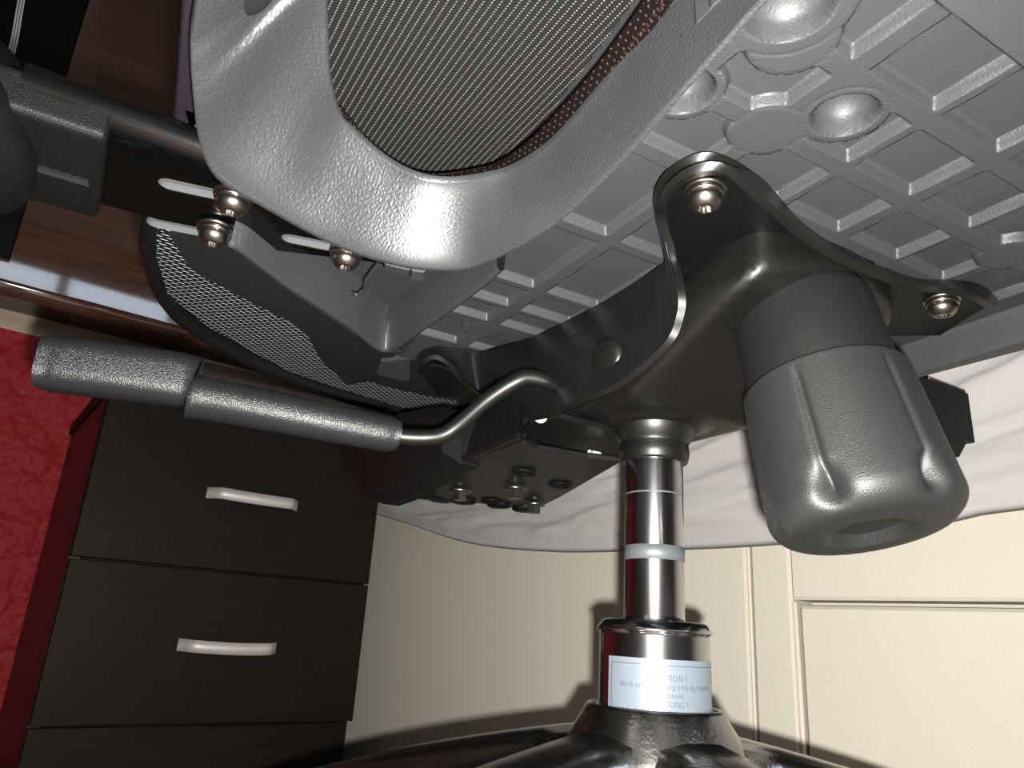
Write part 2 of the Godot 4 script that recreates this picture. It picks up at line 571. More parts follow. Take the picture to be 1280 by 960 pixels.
func make_seat() -> void:
	var panel := part("seat_panel", field(-0.135, 0.122, -0.25, 0.125, 0.00075, panel_height), M.panel_plastic, chair)
	panel.set_meta("label", "ribbed grey plastic seat underside with moulded pockets")
	# the hollow wing that carries the woven mesh
	var hole := curve([P(-0.2152, 0.178, -0.1126), P(-0.212, 0.1775, -0.1025), P(-0.2082, 0.176, -0.091), P(-0.204, 0.173, -0.0799), P(-0.1996, 0.17, -0.0697), P(-0.1918, 0.1675, -0.057), P(-0.1822, 0.1655, -0.0513), P(-0.1678, 0.163, -0.047), P(-0.154, 0.163, -0.0455), P(-0.1432, 0.163, -0.0513), P(-0.1347, 0.163, -0.0613), P(-0.1296, 0.163, -0.0706), P(-0.1265, 0.163, -0.0876), P(-0.1264, 0.164, -0.1056), P(-0.1275, 0.167, -0.1296), P(-0.1288, 0.169, -0.1426), P(-0.1294, 0.171, -0.1553)] + [P(-0.129, 0.173, -0.215), P(-0.142, 0.175, -0.238), P(-0.170, 0.177, -0.246), P(-0.192, 0.178, -0.220)], 240, true)
	var rim := curve([P(-0.2408, 0.152, -0.0927), P(-0.2396, 0.15, -0.0819), P(-0.2356, 0.146, -0.0661), P(-0.2304, 0.143, -0.0485), P(-0.2231, 0.14, -0.0389), P(-0.2079, 0.138, -0.0344), P(-0.1857, 0.136, -0.0285), P(-0.1655, 0.136, -0.0246), P(-0.1465, 0.136, -0.0274), P(-0.1317, 0.136, -0.0369), P(-0.1261, 0.136, -0.051), P(-0.1225, 0.136, -0.0704), P(-0.1203, 0.137, -0.0903), P(-0.1219, 0.139, -0.1233), P(-0.1268, 0.1405, -0.1569), P(-0.1289, 0.142, -0.1748), P(-0.1303, 0.143, -0.1875)] + [P(-0.133, 0.144, -0.225), P(-0.143, 0.146, -0.262), P(-0.172, 0.150, -0.278), P(-0.215, 0.153, -0.272), P(-0.239, 0.154, -0.235), P(-0.243, 0.154, -0.15)], 240, true)
	var c := P(-0.1745, 0.15, -0.152)
	var fine := curve(Array(rim), 1200, true)
	for j in 240:
		var want := Vector2(hole[j].x - c.x, hole[j].z - c.z).angle()
		var best := 9.0
		for p in fine:
			var off := absf(angle_difference(want, Vector2(p.x - c.x, p.z - c.z).angle()))
			if off < best:
				best = off
				rim[j] = p
	var rows := []
	var up := PackedVector3Array()
	for p in hole:
		up.append(p + Vector3(0, 0.0025, 0))
	rows.append(up)
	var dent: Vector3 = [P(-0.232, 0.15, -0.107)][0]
	var shade_at := Vector3(9, 0, 9)
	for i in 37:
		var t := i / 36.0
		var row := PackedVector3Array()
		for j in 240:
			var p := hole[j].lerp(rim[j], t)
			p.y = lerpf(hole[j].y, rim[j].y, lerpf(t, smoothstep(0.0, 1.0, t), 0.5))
			if Vector2(p.x - dent.x, p.z - dent.z).length() < Vector2(shade_at.x - dent.x, shade_at.z - dent.z).length():
				shade_at = p
			row.append(p)
		rows.append(row)
	for s in [[0.0012, 0.001], [0.0022, 0.0032], [0.0028, 0.007], [0.003, 0.020]]:
		var row := PackedVector3Array()
		for j in 240:
			var along := (rim[(j + 1) % 240] - rim[(j + 239) % 240]).normalized()
			var out := along.cross(Vector3.UP)
			out = out * signf(out.dot(rim[j] - c))
			row.append(rim[j] + out * s[0] + Vector3(0, s[1] - 0.002, 0))
		rows.append(row)
	var st := begin()
	sheet(st, rows, true)
	obj("seat_frame", st, M.grey_plastic, chair).set_meta("label", "smooth grey frame round the mesh opening")
	st = begin()   # added dark oval, its colour stands for the shade in a frame recess
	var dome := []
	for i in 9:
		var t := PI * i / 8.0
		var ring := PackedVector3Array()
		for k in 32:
			ring.append(shade_at + Vector3(0.0066 * sin(t) * cos(TAU * k / 32), 0.0022 * cos(t) + 0.0012, 0.0155 * sin(t) * sin(TAU * k / 32)))
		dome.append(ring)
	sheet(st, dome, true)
	var recess_shade := obj("recess_shade", st, M.dark_plastic, chair)
	recess_shade.set_meta("label", "added dark oval standing in for a shaded recess in the grey frame")
	st = begin()
	slab_uv(st, [P(-0.235, 0.189, -0.29), P(-0.10, 0.189, -0.29), P(-0.10, 0.189, 0.01), P(-0.235, 0.189, 0.01)], 0.002, 0.0)
	obj("mesh_fabric", st, M.seat_mesh, chair).set_meta("label", "dark woven mesh in the seat opening")
	var edge := curve([P(-0.1929, 0.171, -0.0555), P(-0.1846, 0.171, -0.0485), P(-0.175, 0.171, -0.0433), P(-0.1603, 0.171, -0.0377), P(-0.1497, 0.171, -0.0394), P(-0.1421, 0.171, -0.0455), P(-0.1372, 0.171, -0.0517), P(-0.1315, 0.171, -0.0608), P(-0.1286, 0.171, -0.0778), P(-0.1288, 0.171, -0.0981), P(-0.1307, 0.171, -0.1244), P(-0.1349, 0.171, -0.1523)], 70)
	var edge2 := curve([P(-0.1916, 0.1685, -0.0551), P(-0.1821, 0.1685, -0.0465), P(-0.1723, 0.1685, -0.0404), P(-0.1603, 0.1685, -0.035), P(-0.1474, 0.1685, -0.0334), P(-0.1384, 0.1685, -0.0385), P(-0.1318, 0.1685, -0.0474), P(-0.1252, 0.1685, -0.0589), P(-0.1213, 0.1685, -0.0802), P(-0.1216, 0.1685, -0.1009), P(-0.1247, 0.1685, -0.1277), P(-0.1297, 0.1685, -0.158)], 70)
	st = begin()
	ribbon(st, edge, edge2, 0.002, 3, 0.0006)
	obj("edge_binding", st, M.edge_band, chair).set_meta("label", "brown stitched selvedge along the mesh")
	# deep skirt behind the frame
	var lip: Array = [P(-0.1131, 0.141, -0.0356), P(-0.1118, 0.141, -0.0159), P(-0.1117, 0.141, 0.016), P(-0.1124, 0.141, 0.0517), P(-0.1125, 0.141, 0.076), P(-0.1142, 0.141, 0.0866), P(-0.1225, 0.141, 0.0842), P(-0.1408, 0.141, 0.0677), P(-0.1624, 0.141, 0.0513), P(-0.1812, 0.141, 0.0376), P(-0.1966, 0.141, 0.0242), P(-0.2066, 0.141, 0.0153), P(-0.2117, 0.141, 0.0133)]
	var low := curve(lip, 70)
	var high := PackedVector3Array()
	var mid := PackedVector3Array()
	for j in 70:
		var along := (low[mini(j + 1, 69)] - low[maxi(j - 1, 0)]).normalized()
		var inward := along.cross(Vector3.UP)
		inward = inward * signf(inward.dot(P(-0.16, 0.141, 0.0) - low[j]))
		mid.append(low[j] + inward * 0.0015 + Vector3(0, 0.002, 0))
		high.append(low[j] + inward * 0.004 + Vector3(0, 0.028, 0))
	st = begin()
	var outer := PackedVector3Array()
	var outer_up := PackedVector3Array()
	for j in 70:
		var along := (low[mini(j + 1, 69)] - low[maxi(j - 1, 0)]).normalized()
		var inward := along.cross(Vector3.UP)
		inward = inward * signf(inward.dot(P(-0.16, 0.141, 0.0) - low[j]))
		outer.append(low[j] - inward * 0.002 + Vector3(0, 0.001, 0))
		outer_up.append(low[j] - inward * 0.003 + Vector3(0, 0.028, 0))
	sheet(st, [high, mid, low, outer, outer_up])
	obj("seat_skirt", st, M.grey_plastic, chair)
	st = begin()
	slab_uv(st, [P(-0.24, 0.167, -0.03), P(-0.11, 0.167, -0.03), P(-0.10, 0.167, 0.10), P(-0.215, 0.167, 0.05)], 0.003)
	obj("skirt_ceiling", st, M.grey_plastic, chair)
	st = begin()
	slab_uv(st, [P(-0.2259, 0.1565, 0.0387), P(-0.2069, 0.1565, 0.0444), P(-0.174, 0.1565, 0.0743), P(-0.1288, 0.1565, 0.1082), P(-0.1007, 0.1565, 0.1255), P(-0.0926, 0.1565, 0.1188), P(-0.1003, 0.1565, 0.2042), P(-0.1295, 0.1565, 0.1673), P(-0.1476, 0.1565, 0.1326), P(-0.163, 0.1565, 0.1166), P(-0.1876, 0.1565, 0.1028), P(-0.2086, 0.1565, 0.0896), P(-0.2209, 0.1565, 0.0788), P(-0.2327, 0.1565, 0.0513)], 0.0025, 0.0008)
	obj("seat_flange", st, M.dark_plastic, chair)
	st = begin()
	slab_uv(st, [P(-0.2372, 0.1585, 0.0555), P(-0.2343, 0.1585, 0.0827), P(-0.2243, 0.1585, 0.1255), P(-0.1996, 0.1585, 0.159), P(-0.1672, 0.1585, 0.1869), P(-0.1372, 0.1585, 0.2105), P(-0.1, 0.1585, 0.2233), P(-0.0434, 0.1585, 0.238), P(-0.015, 0.1585, 0.2181), P(-0.008, 0.1585, 0.1797), P(-0.068, 0.1585, 0.1324), P(-0.1164, 0.1585, 0.1451), P(-0.1901, 0.1585, 0.0573), P(-0.225, 0.1585, 0.0382)], 0.002, 0.0)
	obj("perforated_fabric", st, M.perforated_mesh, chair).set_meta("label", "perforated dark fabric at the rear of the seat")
	st = begin()
	slab_uv(st, [P(-0.2344, 0.163, -0.0262), P(-0.2321, 0.163, -0.0235), P(-0.2278, 0.163, -0.0175), P(-0.2197, 0.163, -0.0106), P(-0.2259, 0.163, -0.0056), P(-0.2329, 0.163, -0.0061)], 0.003, 0.0005)
	obj("lit_frame_tab", st, M.lit_plastic, chair)  # added tab, painted pale where the grey frame is lit
	st = begin()
	slab_uv(st, [P(-0.0991, 0.1572, 0.2081), P(-0.0917, 0.1572, 0.1274), P(-0.073, 0.1572, 0.1155), P(-0.0101, 0.1572, 0.1613), P(-0.0042, 0.1572, 0.1864), P(-0.0335, 0.1572, 0.1917), P(-0.0616, 0.1572, 0.1943), P(-0.0891, 0.1572, 0.1905), P(-0.0955, 0.1572, 0.205)], 0.002, 0.0004)
	obj("rear_strip", st, M.dark_plastic, chair)
	st = begin()
	slab_uv(st, [P(-0.0929, 0.1545, 0.1645), P(-0.0994, 0.1545, 0.139), P(-0.0874, 0.1545, 0.1218), P(-0.0696, 0.1545, 0.1635), P(-0.0808, 0.1545, 0.1667)], 0.004, 0.0006)
	obj("rear_block", st, M.panel_plastic, chair)
	st = begin()
	slab_uv(st, [P(-0.1485, 0.15, 0.0056), P(-0.1369, 0.15, 0.0043), P(-0.1349, 0.15, 0.0107), P(-0.1465, 0.15, 0.0116)], 0.005, 0.0006)
	obj("clip", st, M.grey_plastic, chair)
	st = begin()
	slab_uv(st, [P(-0.1373, 0.149, 0.0022), P(-0.1314, 0.149, -0.0003), P(-0.1277, 0.149, 0.0097), P(-0.1338, 0.149, 0.0113)], 0.006, 0.0008)
	obj("clip", st, M.panel_plastic, chair)
	st = begin()
	tube(st, polyline([P(-0.151, 0.149, 0.0414), P(-0.1478, 0.149, 0.0423), P(-0.1472, 0.149, 0.033), P(-0.1502, 0.149, 0.0238), P(-0.1516, 0.149, 0.0019)], 24), 0.0010, 8)
	obj("notch_edge", st, M.grey_plastic, chair)
	# rolled rim of the seat, right round
	var round_rim := curve([P(-0.2384, 0.165, 0.072), P(-0.2344, 0.165, 0.1009), P(-0.2247, 0.165, 0.143), P(-0.2056, 0.165, 0.18), P(-0.1647, 0.165, 0.218), P(-0.1018, 0.165, 0.253), P(-0.049, 0.165, 0.2657), P(-0.0091, 0.165, 0.269)] + [P(0.03, 0.167, 0.205), P(0.10, 0.171, 0.145), P(0.18, 0.185, 0.09), P(0.225, 0.194, 0.03), P(0.235, 0.197, -0.04), P(0.24, 0.19, -0.12), P(0.21, 0.17, -0.245), P(0.12, 0.155, -0.285), P(0.0, 0.145, -0.292), P(-0.12, 0.15, -0.288), P(-0.215, 0.165, -0.275), P(-0.238, 0.178, -0.22), P(-0.2375, 0.180, -0.10), P(-0.2375, 0.172, -0.01)], 150, true)
	st = begin()
	var loop := round_rim.duplicate()
	loop.append(round_rim[0])
	tube(st, loop, 0.0055, 12, false)
	obj("seat_rim", st, M.sleeve_plastic, chair)
	rows = []
	for s in [[0.0, 0.002], [0.004, 0.012], [0.004, 0.035], [-0.006, 0.052], [-0.03, 0.060]]:
		var row := PackedVector3Array()
		for p in round_rim:
			var out := Vector3(p.x, 0, p.z).normalized()
			row.append(p + out * s[0] + Vector3(0, s[1] + 0.003, 0))
		rows.append(row)
	st = begin()
	sheet(st, rows, true)
	fan(st, rows[-1])
	obj("seat_cushion", st, M.cushion, chair)
	st = begin()
	slab_uv(st, [P(-0.2494, 0.167, -0.1122), P(-0.2466, 0.167, -0.0811), P(-0.2401, 0.167, -0.0057), P(-0.2321, 0.167, 0.0002), P(-0.2326, 0.167, -0.0184), P(-0.2448, 0.167, -0.1153)], 0.016, 0.0008)
	obj("cushion_edge", st, M.fabric_edge, chair)
	st = begin()
	for row in [rows[0]]:
		var low_ring := PackedVector3Array()
		for p in row:
			low_ring.append(Vector3(p.x * 0.985, 0.193 + LENS, p.z * 0.985))
		fan(st, low_ring)
	obj("seat_pan", st, M.dark_plastic, chair)


func bar_outline(u0: float, u1: float, v0: float, v1: float) -> PackedVector2Array:
	return PackedVector2Array([Vector2(u0, -v0), Vector2(u1, -v0), Vector2(u1, -v1), Vector2(u0, -v1)])


func slot(a: Vector3, b: Vector3, r: float) -> PackedVector2Array:
	var p := PackedVector2Array()
	var t := Vector2(b.x - a.x, b.z - a.z).angle()
	for k in 9:
		p.append(Vector2(b.x, b.z) + Vector2.from_angle(t - PI / 2 + PI * k / 8) * r)
	for k in 9:
		p.append(Vector2(a.x, a.z) + Vector2.from_angle(t + PI / 2 + PI * k / 8) * r)
	return p


func make_armrest(mirror: bool) -> void:
	var arm := Node3D.new()
	arm.name = "armrest"
	chair.add_child(arm, true)
	if mirror:   # only its sleeve shows, past the knob
		var far := begin()
		prism(far, PackedVector2Array([Vector2(0.028, 0.333), Vector2(-0.022, 0.333), Vector2(-0.022, 0.366), Vector2(0.028, 0.366)]), Transform3D(Basis(Vector3.FORWARD, Vector3.UP, Vector3.RIGHT) * Basis.from_scale(Vector3(-1, 1, 1)), Vector3(0.185, 0, 0)), 0.060, 0.003)
		prism(far, PackedVector2Array([Vector2(0.018, 0.325), Vector2(-0.012, 0.325), Vector2(-0.020, 0.335), Vector2(0.025, 0.335)]), Transform3D(Basis(Vector3.FORWARD, Vector3.UP, Vector3.RIGHT) * Basis.from_scale(Vector3(-1, 1, 1)), Vector3(0.188, 0, 0)), 0.054, 0.002)
		obj("armrest_sleeve", far, M.sleeve_plastic, arm)
		far = begin()
		tube(far, PackedVector3Array([P(0.228, 0.160, 0.005), P(0.230, 0.30, 0.005)]), 0.0145, 24)
		obj("armrest_post", far, M.gloss_black_steel, arm)
		far = begin()
		box(far, P(0.125, 0.150, -0.010), P(0.19, 0.156, 0.012), 0.001)
		obj("armrest_bar", far, M.gloss_black_steel, arm)
		return
	var cuts: Array = [[P(-0.2375, 0.152, -0.0011), P(-0.2157, 0.152, -0.0056)], [P(-0.2382, 0.152, 0.0343), P(-0.2162, 0.152, 0.0293)], [P(-0.1881, 0.152, 0.0126), P(-0.1633, 0.152, 0.0069)]]
	var outline := PackedVector2Array([Vector2(-0.285, 0.031), Vector2(-0.135, 0.022), Vector2(-0.135, -0.012), Vector2(-0.150, -0.010), Vector2(-0.195, -0.0285), Vector2(-0.285, -0.0315)])
	for k in outline.size():
		pass
	var bar := begin()
	for strip in [[-0.29, -0.2285], [-0.2285, -0.180], [-0.180, -0.13]]:   # cut where the slots are, so that each slot opens on an edge
		var pieces := Geometry2D.intersect_polygons(outline, PackedVector2Array([Vector2(strip[0], -0.05), Vector2(strip[1], -0.05), Vector2(strip[1], 0.05), Vector2(strip[0], 0.05)]))
		for c in cuts:
			var next: Array[PackedVector2Array] = []
			for q in pieces:
				next.append_array(Geometry2D.clip_polygons(q, slot(c[0], c[1], 0.0042)))
			pieces = next
		for q in pieces:
			prism(bar, q, Transform3D(Basis(Vector3.RIGHT, Vector3.BACK, Vector3.UP), P(0, 0.152, 0)), 0.006)
	obj("armrest_bar", bar, M.gloss_black_steel, arm)
	var st := begin()   # rounded front edge of the bar
	var path := PackedVector3Array([P(-0.285, 0.1565, -0.0300), P(-0.21, 0.1565, -0.0253), P(-0.135, 0.1565, -0.0207)])
	tube(st, path, 0.0055, 20)
	obj("bar_edge", st, M.edge_steel, arm)
	for c in cuts:   # bright metal behind the slots
		st = begin()
		var d: Vector3 = (c[1] - c[0]).normalized() * 0.003
		tube(st, PackedVector3Array([c[0] - d + Vector3(0, 0.0058, 0), c[1] + d + Vector3(0, 0.0058, 0)]), 0.0042, 10)
		var loop := []
		for p in slot(c[0], c[1], 0.00405):
			loop.append(p)
		var walls := [PackedVector3Array(), PackedVector3Array()]
		for p in loop:
			walls[0].append(Vector3(p.x, 0.1523 + LENS, p.y))
			walls[1].append(Vector3(p.x, 0.1582 + LENS, p.y))
		sheet(st, walls, true)
		obj("slot_lining", st, M.slot_steel, arm)
	for p in [P(-0.2157, 0.151, -0.0109), P(-0.217, 0.151, 0.0197), P(-0.1655, 0.151, 0.0063)]:
		screw(arm, p, 0.0058)
	st = begin()
	prism(st, rounded(0.062, 0.0155, 0.003), Transform3D(Basis(Vector3.FORWARD, Vector3.UP, Vector3.RIGHT), P(-0.290, 0.1515, -0.0015) - Vector3(0.031, 0, 0)), 0.062, 0.001)
	box(st, P(-0.30, 0.1415, -0.002), P(-0.262, 0.146, 0.012), 0.001)
	obj("armrest_sleeve", st, M.sleeve_plastic, arm)
	st = begin()
	var x := facing(P(-0.303, 0.128, -0.010), Vector3(-0.05, 1, 0.0))
	var rings := []
	for s in [[0.0, 0.0], [0.5, 0.0005], [0.8, 0.004], [0.95, 0.011], [1.0, 0.02], [0.97, 0.035], [0.85, 0.055], [0.5, 0.07], [0.0, 0.074]]:
		var ring := PackedVector3Array()
		for k in 32:
			ring.append(x.origin + Vector3(0.028 * s[0] * cos(TAU * k / 32) - 0.15 * s[1], s[1], 0.050 * s[0] * sin(TAU * k / 32) - 0.7 * s[1]))
		rings.append(ring)
	sheet(st, rings, true)
	obj("armrest_post", st, M.sleeve_plastic, arm)


func smax(a: float, b: float, k: float) -> float:
	return -smin(-a, -b, k)


func housing(p: Vector3) -> float:   # pressed steel body of the tilt mechanism: x across, y up, z to the rear
	var under := maxf((0.104 - p.y) + 0.0, (0.104 + 0.40 * (-0.030 - p.z) - p.y) * 0.928)
	var d := smax(under, absf(p.x) - 0.0415, 0.005)
	d = smax(d, -0.110 - p.z, 0.010)
	d = smax(d, p.z - 0.05, 0.012)
	var neck := Vector2(p.x, p.z).length() - (0.0215 + maxf(p.y - 0.104, 0.0) * 0.9)
	neck = maxf(neck, maxf(0.1035 - p.y, p.y - 0.14))
	d = smin(d, neck, 0.010)
	var q := (p - Vector3(0.0, 0.1365, -0.074)).rotated(Vector3.RIGHT, deg_to_rad(-14))
	var mount := smax(Vector2(q.x, q.z).length() - 0.045, absf(q.y) - 0.007, 0.006)
	d = smin(d, mount, 0.010)
	return maxf(d, p.y - 0.158)


func make_mechanism() -> void:
	var mech := Node3D.new()
	mech.name = "tilt_mechanism"
	chair.add_child(mech, true)
	part("housing", nets(housing, Vector3(-0.06, 0.095, -0.145), Vector3(0.06, 0.165, 0.065), 0.0022), M.black_steel, mech)
	# saddle bracket with its down-turned flange
	var st := begin()
	var top: Array = [P(-0.0799, 0.152, 0.125), P(-0.085, 0.152, 0.1077), P(-0.0831, 0.152, 0.0928), P(-0.0721, 0.152, 0.087), P(-0.06, 0.152, 0.082), P(-0.0481, 0.152, 0.0484), P(-0.044, 0.152, 0.0087), P(-0.0437, 0.152, -0.0295), P(-0.048, 0.152, -0.0657), P(-0.0553, 0.152, -0.0758), P(-0.0658, 0.152, -0.0838), P(-0.078, 0.152, -0.0943), P(-0.0845, 0.152, -0.1008), P(-0.0905, 0.152, -0.1106), P(-0.0915, 0.152, -0.1207), P(-0.0879, 0.152, -0.1281), P(-0.0801, 0.152, -0.1294), P(-0.0611, 0.152, -0.1259), P(-0.0274, 0.152, -0.1152), P(0.0063, 0.152, -0.1111), P(0.0452, 0.152, -0.1136), P(0.0601, 0.152, -0.1221), P(0.0726, 0.152, -0.1259), P(0.0881, 0.152, -0.1235)]
	var low: Array = [P(-0.084, 0.141, 0.1072), P(-0.0895, 0.141, 0.0905), P(-0.0866, 0.143, 0.0834), P(-0.0774, 0.139, 0.0819), P(-0.0686, 0.133, 0.0823), P(-0.0561, 0.125, 0.0756), P(-0.0625, 0.098, 0.0162), P(-0.0705, 0.0925, -0.0349), P(-0.068, 0.0945, -0.0609), P(-0.0682, 0.103, -0.0877), P(-0.067, 0.113, -0.0937), P(-0.0688, 0.121, -0.0966), P(-0.0681, 0.136, -0.0924), P(-0.0819, 0.144, -0.1009), P(-0.0907, 0.141, -0.109), P(-0.0961, 0.141, -0.1183), P(-0.0973, 0.141, -0.1275), P(-0.0944, 0.141, -0.1343), P(-0.0874, 0.141, -0.1356), P(-0.0629, 0.141, -0.1293), P(-0.0381, 0.141, -0.123), P(-0.0109, 0.141, -0.1199), P(0.0259, 0.141, -0.1213), P(0.0419, 0.141, -0.128), P(0.0545, 0.141, -0.1312), P(0.0709, 0.141, -0.1299)]
	ribbon(st, curve(top, 170), curve(low, 170), 0.0028, 8)
	obj("saddle_flange", st, M.black_steel, mech)
	st = begin()
	slab_uv(st, [P(-0.0833, 0.1475, 0.1174), P(-0.0718, 0.1475, 0.1325), P(-0.0512, 0.1475, 0.1599), P(-0.0313, 0.1475, 0.1541), P(-0.0264, 0.1475, 0.1404), P(-0.0497, 0.1475, 0.1217), P(-0.0675, 0.1475, 0.1059), P(-0.0795, 0.1475, 0.1051)], 0.002, 0.0008)
	obj("arm_gusset", st, M.black_steel, mech)
	st = begin()
	var plate := []
	for p in top:
		plate.append(P(p.x, 0.151, -p.z))
	plate.append_array([P(0.105, 0.151, -0.09), P(0.07, 0.151, -0.06), P(0.07, 0.151, 0.06), P(0.09, 0.151, 0.10), P(0.06, 0.151, 0.11), P(0.03, 0.151, 0.06), P(-0.03, 0.151, 0.06), P(-0.06, 0.151, 0.10)])
	slab_uv(st, plate, 0.0035, 0.0008)
	obj("saddle_plate", st, M.flat_black_steel, mech)
	st = begin()
	box(st, P(0.058, 0.128, -0.09), P(0.062, 0.152, 0.09), 0.001)
	obj("saddle_side", st, M.black_steel, mech)
	for p in [P(-0.0792, 0.149, -0.1178), P(0.0624, 0.149, -0.1158)]:
		screw(mech, p, 0.0058)
	# round dimple and rivet on the side wall
	var c: Vector3 = [P(-0.066, 0.1104, -0.047)][0]
	st = begin()
	lathe(st, [Vector2(0.0085, -0.001), Vector2(0.008, 0.001), Vector2(0.006, 0.0018), Vector2(0, 0.002)], 24, facing(c, Vector3(-1, -0.1, 0.1)))
	obj("pressed_dimple", st, M.black_steel, mech)
	# rear tilt plate, its side turned up
	st = begin()
	slab_uv(st, [P(-0.0084, 0.086, 0.0158), P(0.0268, 0.086, 0.1212), P(0.0425, 0.086, 0.1748), P(0.0284, 0.086, 0.187), P(-0.0211, 0.086, 0.1912), P(-0.0484, 0.086, 0.1738), P(-0.0702, 0.086, 0.0736), P(-0.0741, 0.086, 0.0083), P(-0.0634, 0.086, 0.0186), P(-0.0542, 0.086, 0.023), P(-0.0256, 0.086, 0.0206)], 0.003, 0.0006)
	obj("tilt_plate", st, M.black_steel, mech)
	st = begin()
	ribbon(st, polyline([P(-0.0571, 0.118, 0.0384), P(-0.0575, 0.118, 0.063), P(-0.0571, 0.118, 0.1052), P(-0.0442, 0.118, 0.188)], 20), polyline([P(-0.072, 0.0868, 0.0104), P(-0.0718, 0.0868, 0.0334), P(-0.0677, 0.0868, 0.0787), P(-0.0466, 0.0868, 0.178)], 20), 0.003, 6, 0.001)
	obj("tilt_side", st, M.black_steel, mech)
	for p in [P(-0.0414, 0.0865, 0.1869), P(-0.012, 0.0865, 0.1846), P(0.0131, 0.0865, 0.1791), P(0.0339, 0.0865, 0.1795)]:
		st = begin()
		lathe(st, [Vector2(0, -0.006), Vector2(0.0075, -0.006), Vector2(0.0085, -0.004), Vector2(0.0085, 0.0022), Vector2(0.007, 0.003), Vector2(0, 0.003)], 24, facing(p, Vector3.DOWN))
		obj("lower_boss", st, M.flat_black_steel, mech)
	st = begin()
	slab_uv(st, [P(-0.0461, 0.1, 0.0545), P(-0.0574, 0.1, 0.0267), P(-0.0509, 0.1, 0.0093), P(-0.0042, 0.1, 0.0123), P(0.0302, 0.1, 0.0602), P(0.006, 0.1, 0.0645), P(-0.0198, 0.1, 0.0632)], 0.003, 0.0006)
	obj("channel_plate", st, M.black_steel, mech)
	for p in [P(-0.0344, 0.0845, 0.1462), P(-0.014, 0.0845, 0.1115), P(0.0252, 0.0845, 0.1516)]:
		hex_bolt(mech, p, 0.0048, Vector3.DOWN)
	for p in [P(-0.0325, 0.0855, 0.0712), P(0.002, 0.0855, 0.0864), P(0.0015, 0.0855, 0.1696)]:
		st = begin()
		lathe(st, [Vector2(0.0072, 0.0), Vector2(0.0068, 0.0012), Vector2(0.0046, 0.0008), Vector2(0.0042, -0.003), Vector2(0, -0.003)], 20, facing(p, Vector3.DOWN))
		obj("punched_hole", st, M.flat_black_steel, mech)
	# weld beads where the gas lift enters
	st = begin()
	var beads := []
	for k in 41:
		var y := lerpf(0.0845, 0.112, k / 40.0)
		beads.append(Vector2(0.0163 + 0.007 * smoothstep(0.090, 0.112, y) + 0.0009 * absf(sin((y - 0.0845) / 0.0275 * 3.0 * PI)), y + LENS))
	lathe(st, [Vector2(0.0125, 0.0845 + LENS)] + beads, 40)
	obj("weld_collar", st, M.black_steel, mech)
	st = begin()
	var wire := curve([P(-0.0592, 0.093, 0.0284), P(-0.0509, 0.093, 0.038), P(-0.0354, 0.093, 0.0392), P(-0.0146, 0.093, 0.036), P(-0.0008, 0.093, 0.0351)], 30)
	tube(st, wire, 0.0011, 8)
	obj("release_cable", st, M.cover_plastic, mech)
	st = begin()
	tube(st, curve([P(-0.0163, 0.0925, 0.0322), P(-0.0094, 0.0925, 0.033)], 4), 0.0017, 10)
	obj("cable_sleeve", st, M.white_plastic, mech)
	# plastic shroud at the rear
	st = begin()
	var outline := PackedVector2Array()
	for p in [P(-0.07, 0.1443, 0.2873), P(-0.07, 0.1216, 0.2763), P(-0.07, 0.099, 0.2493), P(-0.07, 0.0833, 0.2169), P(-0.07, 0.0752, 0.1841), P(-0.07, 0.0757, 0.1532), P(-0.07, 0.0843, 0.0738), P(-0.07, 0.1146, 0.0792), P(-0.07, 0.1231, 0.1024), P(-0.07, 0.1311, 0.1461), P(-0.07, 0.1399, 0.2199)]:
		outline.append(Vector2(-p.z, p.y))
	prism(st, outline, Transform3D(Basis(Vector3.FORWARD, Vector3.UP, Vector3.RIGHT), Vector3(-0.078, 0, 0)), 0.026, 0.008)
	obj("rear_shroud", st, M.cover_plastic, mech)
	st = begin()
	lathe(st, [Vector2(0.0032, 0.0), Vector2(0.003, 0.001), Vector2(0.0, 0.0012)], 20, facing([P(-0.0605, 0.099, 0.0116)][0], Vector3(-0.5, -0.6, 0.4)))
	obj("added_hole_disc", st, M.white_plastic, mech)  # added white disc in place of a hole showing the bed sheet


